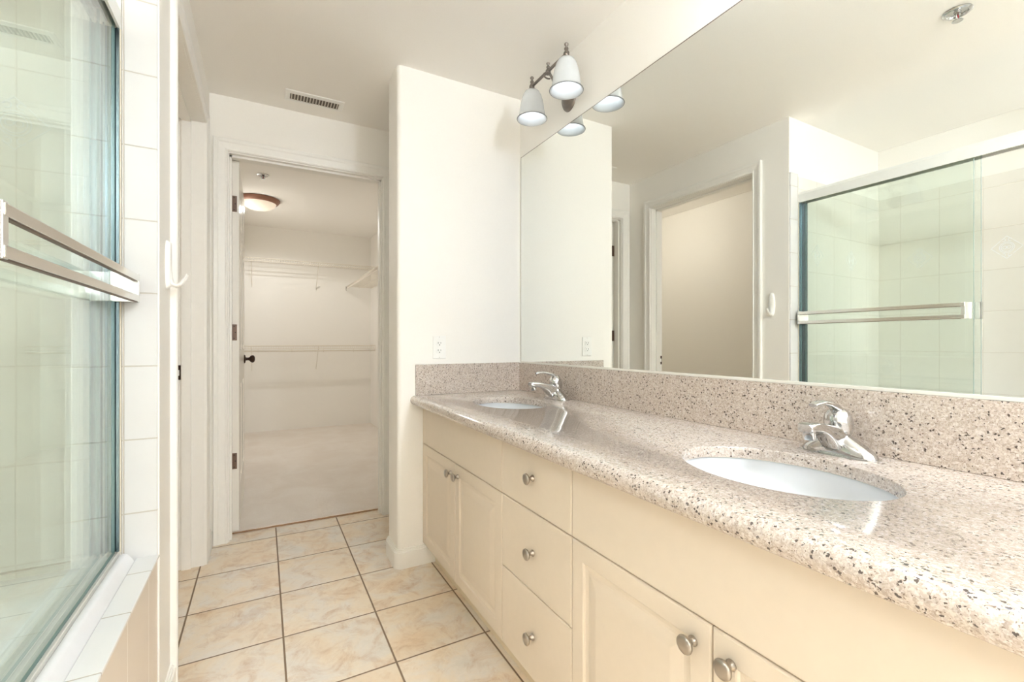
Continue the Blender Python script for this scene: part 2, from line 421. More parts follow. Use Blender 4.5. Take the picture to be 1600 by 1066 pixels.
# closet door opening
JL, JR, JT = -0.163, 0.6616, 2.134
struct('trim_1', casing(JL-0.006, JR+0.006, JT+0.006, 0.068, lambda a, z, o: (a, YF-o, z)), 'trimp')
b = B()
box(b, JL-0.02, JL, YF, YF+0.12, 0, JT+0.02); box(b, JR, JR+0.02, YF, YF+0.12, 0, JT+0.02); box(b, JL, JR, YF, YF+0.12, JT, JT+0.02)
box(b, JL, JL+0.011, YF+0.03, YF+0.070, 0, JT); box(b, JR-0.011, JR, YF+0.03, YF+0.070, 0, JT); box(b, JL, JR, YF+0.03, YF+0.070, JT-0.011, JT)
struct('trim_2', b, 'trimp')
# left doorway
DA, DB, DT = 1.8279, 2.6973, 2.172
struct('trim_3', casing(DA-0.004, DB+0.004, DT+0.004, 0.062, lambda a, z, o: (XL+o, a, z)), 'trimp')
b = B()
box(b, XL2, XL, DA-0.02, DA, 0, DT+0.02); box(b, XL2, XL, DB, DB+0.02, 0, DT+0.02); box(b, XL2, XL, DA, DB, DT, DT+0.02)
box(b, -0.344, -0.306, DA, DA+0.012, 0, DT); box(b, -0.344, -0.306, DB-0.012, DB, 0, DT); box(b, -0.344, -0.306, DA, DB, DT-0.012, DT)
struct('trim_4', b, 'trimp')
sp = thing('strike_plate', (-0.36, DB, 0.95), 'small dark bronze strike plate on the jamb of the side doorway', 'strike plate')
b = box(B(), -0.3715, -0.3465, DB-0.0015, DB+0.002, 0.915, 0.985)
obj('plate', b, 'bronze', sp, bevel=0.001)
b = box(B(), -0.366, -0.352, DB-0.0022, DB+0.004, 0.935, 0.962); obj('latch_hole', b, 'white', sp)

# baseboards
def baseboard_poly(name, off, outline_fn, h=0.078, m='trimp'):
    b = B(); prism(b, outline_fn(off), 'z', 0, h)
    prism(b, outline_fn(off*0.62), 'z', h, h+0.010)
    prism(b, outline_fn(off*0.30), 'z', h+0.010, h+0.016)
    return struct(name, b, m, smooth=True)
def stub_out(o):
    r = R_+o
    return arc(XS+R_, YS+R_, r, 180, 270) + [(0.7550, YS-o), (0.7550, YS+0.03), (1.24, YS+.03), (1.24, YS2+o)] + arc(XS+R_, YS2-R_, r, 90, 180)
baseboard_poly('baseboard_stub', 0.015, stub_out)
def strip(name, x0, x1, y0, y1, nx, ny):
    b = B()
    for o, za, zb in ((0.015, 0, 0.078), (0.0095, 0.078, 0.088), (0.005, 0.088, 0.094)):
        box(b, min(x0, x0+nx*o), max(x1, x1+nx*o), min(y0, y0+ny*o), max(y1, y1+ny*o), za, zb)
    return struct(name, b, 'trimp')
strip('baseboard_left', XL, XL, YE, DA-0.066, 1, 0)
strip('baseboard_left_far', XL, XL, DB+0.066, YF, 1, 0)

# ------------------------------------------------------------------ shower surround tiles
def tilepanel(name, m, *bx): return struct(name, box(B(), *bx), m, bevel=0.0015)
tilepanel('wall_tile_side', 'tile_side', -1.33, -0.3345, 1.588, YE, 0.40, 2.095)
tilepanel('wall_tile_strip', 'tile_strip', -0.3340, -0.2575, 1.588, YE, 0.0, 2.108)
tilepanel('wall_tile_back', 'tile_back', -1.33, -1.322, -0.03, 1.588, 0.40, 2.095)
# raised diamond ornaments on one tile row: part of the tiling
def ornament(b, fn):
    def ln(pts, r=0.0016): tube(b, [fn(*p) for p in pts], r, 6)
    t = .066; g = .030
    for sx in (-1, 1):
        for sz in (-1, 1):
            ln([(sx*t, 0), (sx*0.026, sz*0.040)])
            ln([(sx*.020, sz*.046), (0, sz*.066)])
            ln([(sx*(.013+.008*math.cos(a)), sz*(.044+.008*math.sin(a))) for a in [k*PI/6 for k in range(11)]])
    ln([(.031*math.cos(k*PI/12), .031*math.sin(k*PI/12)) for k in range(25)])
    ln([(.024*math.cos(k*PI/12), .024*math.sin(k*PI/12)) for k in range(25)])
    for s in (-1, 1): ln([(s*.009+.008*math.cos(k*PI/6), .008*math.sin(k*PI/6)) for k in range(13)])
b = B()
for cxx in (-0.5400, -0.9470): ornament(b, lambda u, v, c=cxx: (c+u, 1.5880, 1.638+v))
struct('trim_5', b, 'tub', smooth=True)
b = B()
for cyy in (1.3600, 0.9550, 0.5480, 0.141): ornament(b, lambda u, v, c=cyy: (-1.3220, c+u, 1.652+v))
struct('trim_6', b, 'tub', smooth=True)

# tiled kerb and apron in front of the tub
struct('wall_tub_apron', box(B(), -0.300, -0.2536-0.004, -0.03, 1.588, 0, 0.500), 'tile_apron')
struct('trim_7', box(B(), -0.3032, -0.2520, -0.03, 1.588, 0.4985, 0.507), 'tile_kerb', bevel=0.002)

# bathtub ----------------------------------------------------------
tb = thing('bathtub', (-0.83, 0.78, 0.0), 'white enamelled bathtub behind the tiled kerb and sliding glass doors', 'bathtub')
def rrect(x0, x1, y0, y1, r, n=6):
    return arc(x1-r, y1-r, r, 0, 90, n)+arc(x0+r, y1-r, r, 90, 180, n)+arc(x0+r, y0+r, r, 180, 270, n)+arc(x1-r, y0+r, r, 270, 360, n)
b = B(); rings = []
X0, X1, Y0, Y1 = -1.321, -0.3045, -0.029, 1.587
for ins, z, r in ((0, 0.30, .02), (0, 0.498, .02), (0.002, 0.509, .02), (0.010, 0.513, .02), (0.115, 0.513, .14), (0.128, 0.506, .15), (0.140, 0.47, .16), (0.19, 0.20, .18), (0.22, 0.13, .19), (0.27, 0.11, .2)):
    rings.append([b.verts.new((x, y, z)) for x, y in rrect(X0+ins, X1-ins, Y0+ins, Y1-ins, r)])
for q, s in zip(rings, rings[1:]):
    n_ = len(q)
    for k in range(n_): b.faces.new((q[k], q[(k+1) % n_], s[(k+1) % n_], s[k]))
b.faces.new(rings[-1])
obj('tub_shell', b, 'tub', tb, smooth=True)
# rounded front rim
b = B()
prof = [(-0.3375, 0.500), (-0.3375, 0.527)] + arc(-0.3255, 0.520, 0.012, 125, 40, 6) + [(-0.309, 0.517), (-0.3045, 0.509), (-0.3035, 0.5065), (-0.3035, 0.500)]
prism(b, prof, 'y', -0.028, 1.572)
obj('front_rim', b, 'tub', tb, smooth=True, bevel=0.004, seg=3)

# shower enclosure frame --------------------------------------------
fr = thing('shower_enclosure_frame', (-0.36, 1.58, 0.5), 'polished aluminium frame of the sliding shower doors above the tub', 'shower frame')
b = B()
prism(b, [(-0.3357, 1.936), (-0.3357, 1.985), (-0.345, 1.999), (-0.386, 1.999), (-0.395, 1.985), (-0.395, 1.936), (-0.391, 1.936), (-0.391, 1.985), (-0.342, 1.985), (-0.342, 1.936)], 'y', -0.029, 1.5875)
obj('header_rail', b, 'header', fr)
b = B(); prism(b, [(-0.366, 1.95), (-0.366, 1.985), (-0.363, 1.985), (-0.363, 1.95)], 'y', -0.029, 1.5875); box(b, -0.3905, -0.3425, -0.029, 1.5875, 1.979, 1.9845)
obj('header_channel', b, 'hinge', fr)
b = B(); prism(b, [(-0.3378, 1.5875), (-0.3378, 1.580), (-0.3435, 1.580), (-0.3435, 1.584), (-0.366, 1.584), (-0.366, 1.570), (-0.369, 1.570), (-0.369, 1.584), (-0.391, 1.584), (-0.391, 1.566), (-0.394, 1.566), (-0.394, 1.5875)], 'z', 0.535, 1.936)
obj('wall_jamb', b, 'jamb', fr)
b = B(); prism(b, [(-0.3345, 1.5875), (-0.3345, 1.5855), (-0.3375, 1.5855), (-0.3375, 1.5875)], 'z', 0.531, 1.936); obj('caulk_line', b, 'caulk', fr)
b = B()
prism(b, [(-0.3380, 0.513), (-0.3380, 0.534), (-0.3400, 0.5345), (-0.3430, 0.528), (-0.357, 0.528), (-0.359, 0.538), (-0.362, 0.538), (-0.364, 0.528), (-0.389, 0.528), (-0.391, 0.540), (-0.394, 0.540), (-0.394, 0.513)], 'y', -0.029, 1.5875)
obj('bottom_track', b, 'track', fr)

def shower_panel(x, y0, y1, label, outer):
    t = thing('shower_door_panel', (x, (y0+y1)/2, 0.535), label, 'shower door', None)
    b = box(B(), x-0.006, x, y0, y1, 0.534, 1.965); pn = obj('glass_pane', b, 'glass', t)
    b = box(B(), x-0.0061, x+0.0001, y0-0.0006, y0, 0.534, 1.965); box(b, x-0.0061, x+0.0001, y1, y1+0.0006, 0.534, 1.965); box(b, x-0.0061, x+0.0001, y0, y1, 0.5334, 0.534)
    obj('pane_edge', b, 'glassedge', pn)
    if outer:
        # end brackets and two flat bars
        xo = -0.292
        for ya_, yb_, far in ((y0+0.012, y0+0.028, 0), (1.556, 1.5685, 1)):
            bb = box(B(), x, xo, ya_, yb_, 1.203, 1.279)
            bk = obj('bracket', bb, 'aluw', t, bevel=0.0015)
        bb = box(B(), x, x+0.004, y0+0.005, y0+0.040, 1.203, 1.279); obj('clamp_plate', bb, 'aluw', t, bevel=0.001)
        bb = box(B(), x, x+0.004, 1.535, 1.566, 1.203, 1.279); obj('clamp_plate', bb, 'aluw', t, bevel=0.001)
        for z in (1.259, 1.204):
            bb = box(B(), xo-0.013, xo+0.0015, y0+0.014, 1.567, z, z+0.0175)
            obj('towel_bar', bb, 'alu', t, bevel=0.002)
            bb = box(B(), xo-0.010, xo-0.002, y0+0.02, 1.562, z-0.0015, z+0.0006); obj('bar_underside', bb, 'hinge', t)  # thin brown strip darkens the underside of each bar
    else:
        bb = box(box(B(), x-0.010, x+0.004, y0-0.003, y0+0.001, 1.203, 1.279), x-0.010, x-0.006, y0-0.003, y0+0.022, 1.203, 1.279)
        box(bb, x, x+0.004, y0-0.003, y0+0.022, 1.203, 1.279)
        obj('finger_pull', bb, 'aluw', t, bevel=0.001)
    for yy in (y0+0.08, y1-0.10):
        bb = box(B(), x-0.008, x+0.002, yy-0.02, yy+0.02, 1.950, 1.975); lathe(bb, [(0, -0.004), (0.009, -0.004), (0.009, 0.004), (0, 0.004)], (x-0.003, yy, 1.968), 'x', 16)
        obj('roller', bb, 'track', t)
    return t
shower_panel(-0.3460, 0.8165, 1.578, 'outer sliding glass shower door carrying the double flat towel bar', True)
shower_panel(-0.3740, 0.800, 1.566, 'inner sliding glass shower door overlapped behind the towel bar door', False)

# ------------------------------------------------------------------ hook on the left wall
hk = thing('wall_hook', (XL, 1.700, 1.32), 'white oval plastic hook on the wall strip beside the shower', 'hook')
b = B(); rings = []
yc, zc, ry, rz = 1.700, 1.328, 0.020, 0.073
for s, o in ((1.0, 0.0), (1.0, 0.005), (0.92, 0.009), (0.6, 0.012), (0.2, 0.013)):
    rings.append([b.verts.new((XL+o, yc+ry*s*math.copysign(abs(math.cos(a))**0.8, math.cos(a)), zc+rz*(s if s > .9 else .8+.2*s)*math.copysign(abs(math.sin(a))**0.8, math.sin(a)))) for a in [2*PI*k/28 for k in range(28)]])
for q, s in zip(rings, rings[1:]):
    for k in range(28): b.faces.new((q[k], q[(k+1) % 28], s[(k+1) % 28], s[k]))
b.faces.new(rings[-1])
obj('base_plate', b, 'white', hk, smooth=True)
b = B(); tube(b, [(XL+0.008, yc, 1.31), (XL+0.010, yc, 1.285), (XL+0.014, yc, 1.270), (XL+0.024, yc, 1.265), (XL+0.036, yc, 1.272), (XL+0.046, yc, 1.287), (XL+0.052, yc, 1.302)],
      [0.008, 0.0085, 0.0085, 0.008, 0.0075, 0.007, 0.006], 12, flat=(1.35, 0.75))
obj('prong', b, 'white', hk, smooth=True)

# ------------------------------------------------------------------ vanity
XF = 0.6924; ZT = 0.775; XT = 0.7555
def knob(parent, y, z):
    b = B()
    lathe(b, [(0.0, -0.0005), (0.0095, -0.0005), (0.0095, -0.003), (0.0070, -0.006), (0.0055, -0.010), (0.0060, -0.014), (0.0105, -0.017), (0.0155, -0.020), (0.0172, -0.0235), (0.0160, -0.0265), (0.0110, -0.0290), (0.0, -0.0300)],
          (XF, y, z), 'x', 28)
    return obj('knob', b, 'nickel', parent, smooth=True)
def front(parent, name, y0, y1, z0, z1, raised):
    b = B(); T = 0.018
    w_, h_ = y1-y0, z1-z0
    fn = lambda u, v, n: (XF-n, y0+u, z0+v)
    lev = [(0, -T), (0, -0.0035), (0.0012, -0.001), (0.004, 0.0)]
    if raised: lev += [(0.044, 0.0), (0.047, -0.0015), (0.050, -0.005), (0.058, -0.0062), (0.064, -0.0062), (0.070, -0.0045), (0.090, -0.0012), (0.094, -0.0008)]
    r = loops(b, fn, w_, h_, lev); b.faces.new(r[0][::-1])
    return obj(name, b, 'cab', parent, smooth=False)
def cabinet(y0, y1, kind, label):
    t = thing('vanity_cabinet', (0.95, (y0+y1)/2, 0.0), label, 'cabinet', 'vanity cabinets under the granite top')
    b = B()
    xb = XF+0.018
    # carcass: sides, floor, back, front rails
    zb = 0.112
    box(b, xb, XW-0.002, y0+0.0005, y0+0.016, zb, ZT); box(b, xb, XW-0.002, y1-0.016, y1-0.0005, zb, ZT)
    box(b, xb, XW-0.002, y0+0.016, y1-0.016, zb, zb+0.016); box(b, XW-0.012, XW-0.002, y0+0.016, y1-0.016, zb, ZT)
    box(b, xb, xb+0.018, y0+0.016, y1-0.016, ZT-0.03, ZT); box(b, xb, xb+0.018, y0+0.016, y1-0.016, 0.585, 0.61)
    obj('carcass', b, 'kick', t)
    b = box(B(), XT, XT+0.016, y0, y1, 0.0, 0.112); obj('toe_kick', b, 'kick', t)
    g = 0.0016; z0 = 0.106; zm = 0.5965
    if kind == 'sink':
        front(t, 'false_front', y0+g, y1-g, zm+g, ZT, False)
        ym = (y0+y1)/2
        d1 = front(t, 'door', y0+g, ym-g, z0, zm-g, True); d2 = front(t, 'door', ym+g, y1-g, z0, zm-g, True)
        knob(d1, ym-0.039, 0.551); knob(d2, ym+0.039, 0.5475)
    else:
        for a, c in ((zm, ZT), (0.3605, zm), (z0-g, 0.3605)):
            d = front(t, 'drawer', y0+g, y1-g, a+g, c-(g if c < ZT else 0), False); knob(d, (y0+y1)/2-0.004, (a+c)/2 + (0.012 if c == ZT else 0.0))
    return t
cabinet(1.3457, 2.1960, 'sink', 'cream sink cabinet with two raised-panel doors beside the white stub wall')
cabinet(0.9550, 1.3457, 'drawers', 'cream vanity cabinet with a stack of three drawers between the sink cabinets')
cabinet(0.1210, 0.9550, 'sink', 'cream sink cabinet below the near sink, on the open side of the drawer stack')
b = box(B(), XF+0.002, XF+0.02, 2.1965, 2.2046, 0.106, ZT); tag(obj('filler_strip', b, 'cab'), 'narrow cream filler strip between the vanity and the stub wall', 'filler strip')

# granite counter with two oval cut-outs
SINKS = [(0.940, 1.750, 0.205, 0.152), (0.940, 0.570, 0.210, 0.160)]
ct = thing('countertop', (0.94, 1.1, ZT), 'speckled pinkish granite vanity top with two oval undermount cut-outs', 'countertop')
ZC = 0.8335; YN = -0.02
def counter():
    b = B(); nn = 64
    xe = 0.655
    outer = [(xe, YN), (XW-0.0006, YN), (XW-0.0006, YS-0.0006), (xe, YS-0.0006)]
    ov = [b.verts.new((x, y, ZC)) for x, y in outer]
    edges = [b.edges.new((ov[i], ov[(i+1) % 4])) for i in range(4)]
    holes = []
    for cx, cy, ra, rb in SINKS:
        h = [b.verts.new((cx+rb*math.cos(2*PI*k/nn), cy+ra*math.sin(2*PI*k/nn), ZC)) for k in range(nn)]
        holes.append(h); edges += [b.edges.new((h[i], h[(i+1) % nn])) for i in range(nn)]
    bmesh.ops.triangle_fill(b, edges=edges, use_beauty=True)
    for fx in list(b.faces):
        c = fx.calc_center_median()
        for cx, cy, ra, rb in SINKS:
            if ((c.x-cx)/rb)**2+((c.y-cy)/ra)**2 < 0.96: b.faces.remove(fx); break
    for (cx, cy, ra, rb), h in zip(SINKS, holes):
        prev = h
        for dr, z in ((-0.0012, ZC-0.0008), (-0.0018, ZC-0.003), (-0.0018, ZC-0.026)):
            cur = [b.verts.new((cx+(rb+dr)*math.cos(2*PI*k/nn), cy+(ra+dr)*math.sin(2*PI*k/nn), z)) for k in range(nn)]
            for k in range(nn): b.faces.new((prev[k], prev[(k+1) % nn], cur[(k+1) % nn], cur[k]))
            prev = cur
    # front nose profile
    pr = [(xe, ZC)] + [(0.655-0.024*math.sin(a), ZC-0.0235+0.0235*math.cos(a)) for a in [PI*k/12*0.5 for k in range(1, 13)]]
    pr += [(0.6325, 0.803), (0.638, 0.794), (0.647, 0.789), (0.660, 0.7875), (0.672, 0.7865), (0.690, 0.7860)]
    pr += [(0.720, 0.7770), (0.72, ZC-0.026)]
    q = None
    for yy in (YN, YS-0.0006):
        s = [b.verts.new((x, yy, z)) for x, z in pr]
        if q:
            for k in range(len(pr)-1): b.faces.new((q[k], q[k+1], s[k+1], s[k]))
        q = s
    return b
o = obj('slab', counter(), 'granite', ct, smooth=True)
def splash(name, bx, label):
    o = obj(name, box(B(), *bx), 'granite', None, bevel=0.0012); tag(o, label, 'backsplash')
splash('backsplash', (1.2394, XW-0.0004, YN, YS-0.0008, ZC+0.0004, 0.9825), 'long speckled granite backsplash running under the wall mirror')
splash('side_splash', (0.6560, 1.2388, YS-0.011, YS-0.0006, ZC+0.0004, 0.9855), 'short speckled granite side splash on the stub wall under the outlet')

for i, (cx, cy, ra, rb) in enumerate(SINKS):
    t = thing('sink_basin', (cx, cy, 0.67), ['white oval undermount sink at the stub wall end of the vanity',
              'white oval undermount sink in the near half of the counter, away from the stub wall'][i], 'sink', 'undermount vanity sinks')
    b = B(); zt = ZC-0.0265; D = 0.135; rings = []; nn = 64
    lv = [(1.10, 0.0), (1.025, 0.0)] + [(1.02*math.sqrt(max(0, 1-(d_)**2.6)) if d_ < 1 else 0.0, -D*d_) for d_ in [0.04, .15, .3, .45, .6, .72, .82, .9, .955]]
    for s, dz in lv: rings.append([b.verts.new((cx+rb*s*math.cos(2*PI*k/nn), cy+ra*s*math.sin(2*PI*k/nn), zt+dz)) for k in range(nn)])
    rings.append([b.verts.new((cx+0.022*math.cos(2*PI*k/nn), cy+0.022*math.sin(2*PI*k/nn), zt-D)) for k in range(nn)])
    # outer shell
    base = len(rings)
    for s, dz in ((.3, -D-.012), (0.8, -D*.85), (1.07, -D*.45), (1.10, -0.012), (1.10, 0.0)): rings.append([b.verts.new((cx+rb*s*math.cos(2*PI*k/nn), cy+ra*s*math.sin(2*PI*k/nn), zt+dz)) for k in range(nn)])
    for j, (q, s) in enumerate(zip(rings, rings[1:])):
        for k in range(nn): b.faces.new((q[k], q[(k+1) % nn], s[(k+1) % nn], s[k]))
    obj('basin', b, 'porc', t, smooth=True)
    b = B(); lathe(b, [(0, -0.001), (0.015, -0.001), (0.018, 0.002), (0.024, 0.003), (0.026, 0.0), (0.022, -0.02), (0, -0.02)], (cx, cy, zt-D+0.002)); obj('drain', b, 'chrome', t, smooth=True)
    b = B()
    for k in range(nn):
        pass
    tube(b, [(cx+(rb+0.0005)*math.cos(2*PI*k/nn), cy+(ra+0.0005)*math.sin(2*PI*k/nn), zt+0.0006) for k in range(-6, 14)], 0.0018, 6)
    obj('seal', b, 'caulk', t, smooth=True)

# faucets ------------------------------------------------------------
def faucet(y, label):
    x = 1.180; z = ZC+0.0003
    t = thing('faucet', (x, y, ZC), label, 'faucet', 'single lever basin faucets')
    # deck body: long low shape swelling into a centre hump
    b = B(); rings = []; ns = 40
    for i in range(ns+1):
        s = -1+2*i/ns; yy = 0.080*s
        ww = 0.0275*max(0.02, (1-abs(s)**3.2))**0.5
        hh = (0.021 + 0.041*max(0.0, 1-abs(s)/0.92)**1.15)*max(0.02, 1-abs(s)**7)**0.5
        ring = [(ww*math.cos(a), hh*(max(0.0, math.sin(a)))**0.62) for a in [PI*k/16 for k in range(17)]]
        rings.append([b.verts.new((x+u, y+yy, z+v)) for u, v in ring] )
    for q, s in zip(rings, rings[1:]):
        for k in range(16): b.faces.new((q[k], q[k+1], s[k+1], s[k]))
        b.faces.new((q[16], q[0], s[0], s[16]))
    b.faces.new(rings[0]); b.faces.new(rings[-1][::-1])
    body = obj('body', b, 'chrome', t, smooth=True)
    b = B(); prism(b, [(x+0.030*math.copysign(abs(math.cos(a))**0.6, math.cos(a)), y+0.0835*math.copysign(abs(math.sin(a))**0.8, math.sin(a))) for a in [2*PI*k/40 for k in range(40)]], 'z', z, z+0.004)
    obj('base_plate', b, 'chrome', t, smooth=True)
    # spout: broad strap arching forward
    b = B(); rings = []
    path = [(0.012, 0.036, .0215, .030), (-0.018, 0.037, .0215, .031), (-0.034, 0.0445, .021, .026), (-0.054, 0.0560, .0205, .0185), (-0.078, 0.0665, .0195, .0130), (-0.102, 0.0725, .0188, .0110), (-0.122, 0.0735, .018, .0110), (-0.135, 0.0725, .0172, .0108), (-0.139, 0.0720, .015, .0085)]
    for i, (dx, dz, hw, hh) in enumerate(path):
        a0 = path[max(0, i-1)]; a1 = path[min(len(path)-1, i+1)]
        d = Vector((a1[0]-a0[0], 0, a1[1]-a0[1])).normalized(); nrm = Vector((-d.z*0.5, 0, d.x)).normalized()
        if nrm.z < 0: nrm = -nrm
        c = Vector((x+dx, y, z+dz))
        rings.append([b.verts.new(c + Vector((0, 1, 0))*hw*math.copysign(abs(math.cos(a))**0.45, math.cos(a)) + nrm*hh*math.copysign(abs(math.sin(a))**0.6, math.sin(a))) for a in [2*PI*k/24 for k in range(24)]])
    for q, s in zip(rings, rings[1:]):
        for k in range(24): b.faces.new((q[k], q[(k+1) % 24], s[(k+1) % 24], s[k]))
    b.faces.new(rings[0]); b.faces.new(rings[-1][::-1])
    sp_ = obj('spout', b, 'chrome', t, smooth=True)
    b = B(); lathe(b, [(0, 0), (0.0115, 0), (0.0125, 0.003), (0.0125, 0.018), (0.010, 0.020), (0, 0.020)], (x-0.120, y, z+0.046)); obj('aerator', b, 'chrome', sp_, smooth=True)
    # handle dome tilted forward with a lever
    b = B(); R = Matrix.Rotation(math.radians(-16), 3, 'Y')
    lathe(b, [(0.024, -0.010), (0.0285, 0.002), (0.0300, 0.015), (0.0285, 0.029), (0.0240, 0.041), (0.0155, 0.049), (0.006, 0.052), (0, 0.0525)], (x+0.004, y, z+0.058), R, 32)
    hd = obj('handle', b, 'chrome', t, smooth=True)
    b = B(); tube(b, [(x-0.004, y, z+0.104), (x-0.022, y, z+0.114), (x-0.045, y, z+0.121), (x-0.070, y, z+0.125), (x-0.092, y, z+0.124), (x-0.108, y, z+0.121)], [0.012, 0.0115, 0.0095, 0.0085, 0.0095, 0.007], 14, flat=(1.25, 0.62))
    obj('lever', b, 'chrome', hd, smooth=True)
    b = B(); lathe(b, [(0, -0.0292), (0.0035, -0.0292), (0.0035, -0.024), (0, -0.024)], (x+0.000, y, z+0.085), 'x', 16); obj('index_button', b, 'red', hd)
    return t
faucet(1.750, 'chrome single-lever faucet behind the sink at the stub wall')
faucet(0.572, 'chrome single-lever faucet at the near sink, away from the stub wall')

# mirror ---------------------------------------------------------------
mr = thing('wall_mirror', (XM, 1.0, 0.985), 'large frameless wall mirror above the granite backsplash', 'mirror')
obj('mirror_glass', box(B(), XM, XW-0.0006, -0.02, 2.186, 0.990, 2.109), 'mirror', mr)
b = box(B(), 1.2402, XW-0.0005, -0.02, 2.186, 0.9830, 0.9915); obj('bottom_channel', b, 'track', mr, bevel=0.001)
b = box(B(), XM-0.0004, XW-0.0006, -0.02, 2.186, 2.109, 2.1125); box(b, XM-0.0004, XW-0.0006, 2.186, 2.1895, 0.9915, 2.1125); obj('edge_strip', b, 'nickel', mr)

# outlet ---------------------------------------------------------------
ot = thing('outlet', (0.779, YS, 1.07), 'white duplex outlet on the stub wall above the side splash', 'outlet')
obj('cover_plate', box(B(), 0.7450, 0.8130, YS-0.006, YS-0.0002, 1.013, 1.128), 'white', ot, bevel=0.003)
for zc_ in (1.052, 1.089):
    b = B(); prism(b, rrect(0.7620, 0.7960, zc_-0.0135, zc_+0.0135, 0.009), 'y', YS-0.0085, YS-0.005)
    rc = obj('receptacle', b, 'white', ot, bevel=0.0008)
    b = box(B(), 0.7705, 0.7730, YS-0.0088, YS-0.008, zc_-0.001, zc_+0.0075); box(b, 0.7845, 0.7865, YS-0.0088, YS-0.008, zc_, zc_+0.0065)
    lathe(b, [(0, -0.0088), (0.0027, -0.0088), (0.0027, -0.008), (0, -0.008)], (0.7785, YS, zc_-0.007), 'y', 12)
    obj('slots', b, 'black', rc)
for zz in (1.020, 1.1215):
    b = B(); lathe(b, [(0, -0.0068), (0.0022, -0.0066), (0.0025, -0.0055), (0, -0.0055)], (0.779, YS, zz), 'y', 12)
    obj('screw', b, 'slat', ot)

# vanity light ----------------------------------------------------------
def vanity_light(yc, label, shade):
    t = thing('vanity_light', (XW, yc, 2.24), label, 'wall light', 'wall lights above the mirror')
    xb, zb = 1.130, 2.322
    b = B(); lathe(b, [(0, -0.030), (0.018, -0.029), (0.034, -0.024), (0.040, -0.018), (0.046, -0.016), (0.056, -0.013), (0.062, -0.007), (0.064, -0.0003), (0, -0.0003)], (XW, yc, 2.236), 'x', 36, sx=0.86, sy=1.05)
    obj('wall_plate', b, 'pewter', t, smooth=True)
    b = B(); tube(b, [(XW-0.022, yc, 2.226), (XW-0.045, yc, 2.222), (XW-0.066, yc, 2.236), (XW-0.082, yc, 2.266), (XW-0.096, yc, 2.296), (xb+0.008, yc, 2.314), (xb, yc, zb)], [0.007, 0.0065, 0.006, 0.006, 0.006, 0.006, 0.007], 10)
    tube(b, [(XW-0.066+0.018*math.sin(a)*(1-a/9), yc, 2.262+0.018*math.cos(a)*(1-a/9)) for a in [k*0.42 for k in range(16)]], 0.0038, 8)
    tube(b, [(xb+0.020*math.cos(a), yc+0.006, zb-0.018+0.012*math.sin(a)) for a in [k*PI/8 for k in range(15)]], 0.0035, 8)
    obj('scroll_arm', b, 'pewter', t, smooth=True)
    b = B(); tube(b, [(xb, yc-0.155, zb), (xb, yc-0.05, zb+0.001), (xb, yc, zb), (xb, yc+0.05, zb+0.001), (xb, yc+0.155, zb)], 0.0068, 12); obj('crossbar', b, 'pewter', t, smooth=True)
    fin = [(0.0, 0.046), (0.006, 0.046), (0.0095, 0.042), (0.0090, 0.038), (0.0055, 0.034), (0.0045, 0.030), (0.0080, 0.026), (0.0095, 0.021), (0.0065, 0.014), (0.009, 0.009), (0.0125, 0.003), (0.0130, -0.004), (0.0110, -0.010), (0.0145, -0.014), (0, -0.0142)]
    b = B(); lathe(b, [(r*0.9, h*0.85) for r, h in fin], (xb, yc, zb)); obj('finial', b, 'pewter', t, smooth=True)
    for s in (-1, 1):
        yy = yc+s*0.1415
        b = B(); lathe(b, fin, (xb, yy, zb)); lathe(b, [(0.010, -0.012), (0.019, -0.016), (0.030, -0.024), (0.0335, -0.029), (0.0325, -0.029), (0.0, -0.018)], (xb, yy, zb))
        obj('finial', b, 'pewter', t, smooth=True)
        b = B()
        pr = [(0.022, -0.020), (0.034, -0.027), (0.044, -0.044), (0.0515, -0.068), (0.0565, -0.095), (0.0600, -0.120), (0.0625, -0.137), (0.0655, -0.145), (0.0700, -0.151), (0.0712, -0.155), (0.0700, -0.158), (0.0672, -0.157), (0.0640, -0.151), (0.0595, -0.137), (0.0570, -0.120), (0.0535, -0.095), (0.0485, -0.068), (0.041, -0.046), (0.032, -0.031), (0.0, -0.026)]
        lathe(b, pr, (xb, yy, zb), seg=40)
        sh = obj('lamp_shade', b, shade, t, smooth=True)
        b = B(); tube(b, [(xb+0.0705*math.cos(a), yy+0.0705*math.sin(a), zb-0.1555) for a in [k*PI/24 for k in range(49)]], 0.0026, 8, caps=False); obj('shade_rim', b, 'rimglass', sh, smooth=True)
        b = B(); lathe(b, [(0, -0.030), (0.010, -0.032), (0.012, -0.050), (0.022, -0.066), (0.0265, -0.084), (0.0235, -0.100), (0.014, -0.109), (0, -0.112)], (xb, yy, zb), seg=20)
        obj('bulb', b, 'bulb', sh, smooth=True)
vanity_light(1.738, 'two-shade pewter wall light above the mirror near the stub wall', 'shade')
vanity_light(0.560, 'two-shade pewter wall light above the mirror over the near sink', 'shade_lit')

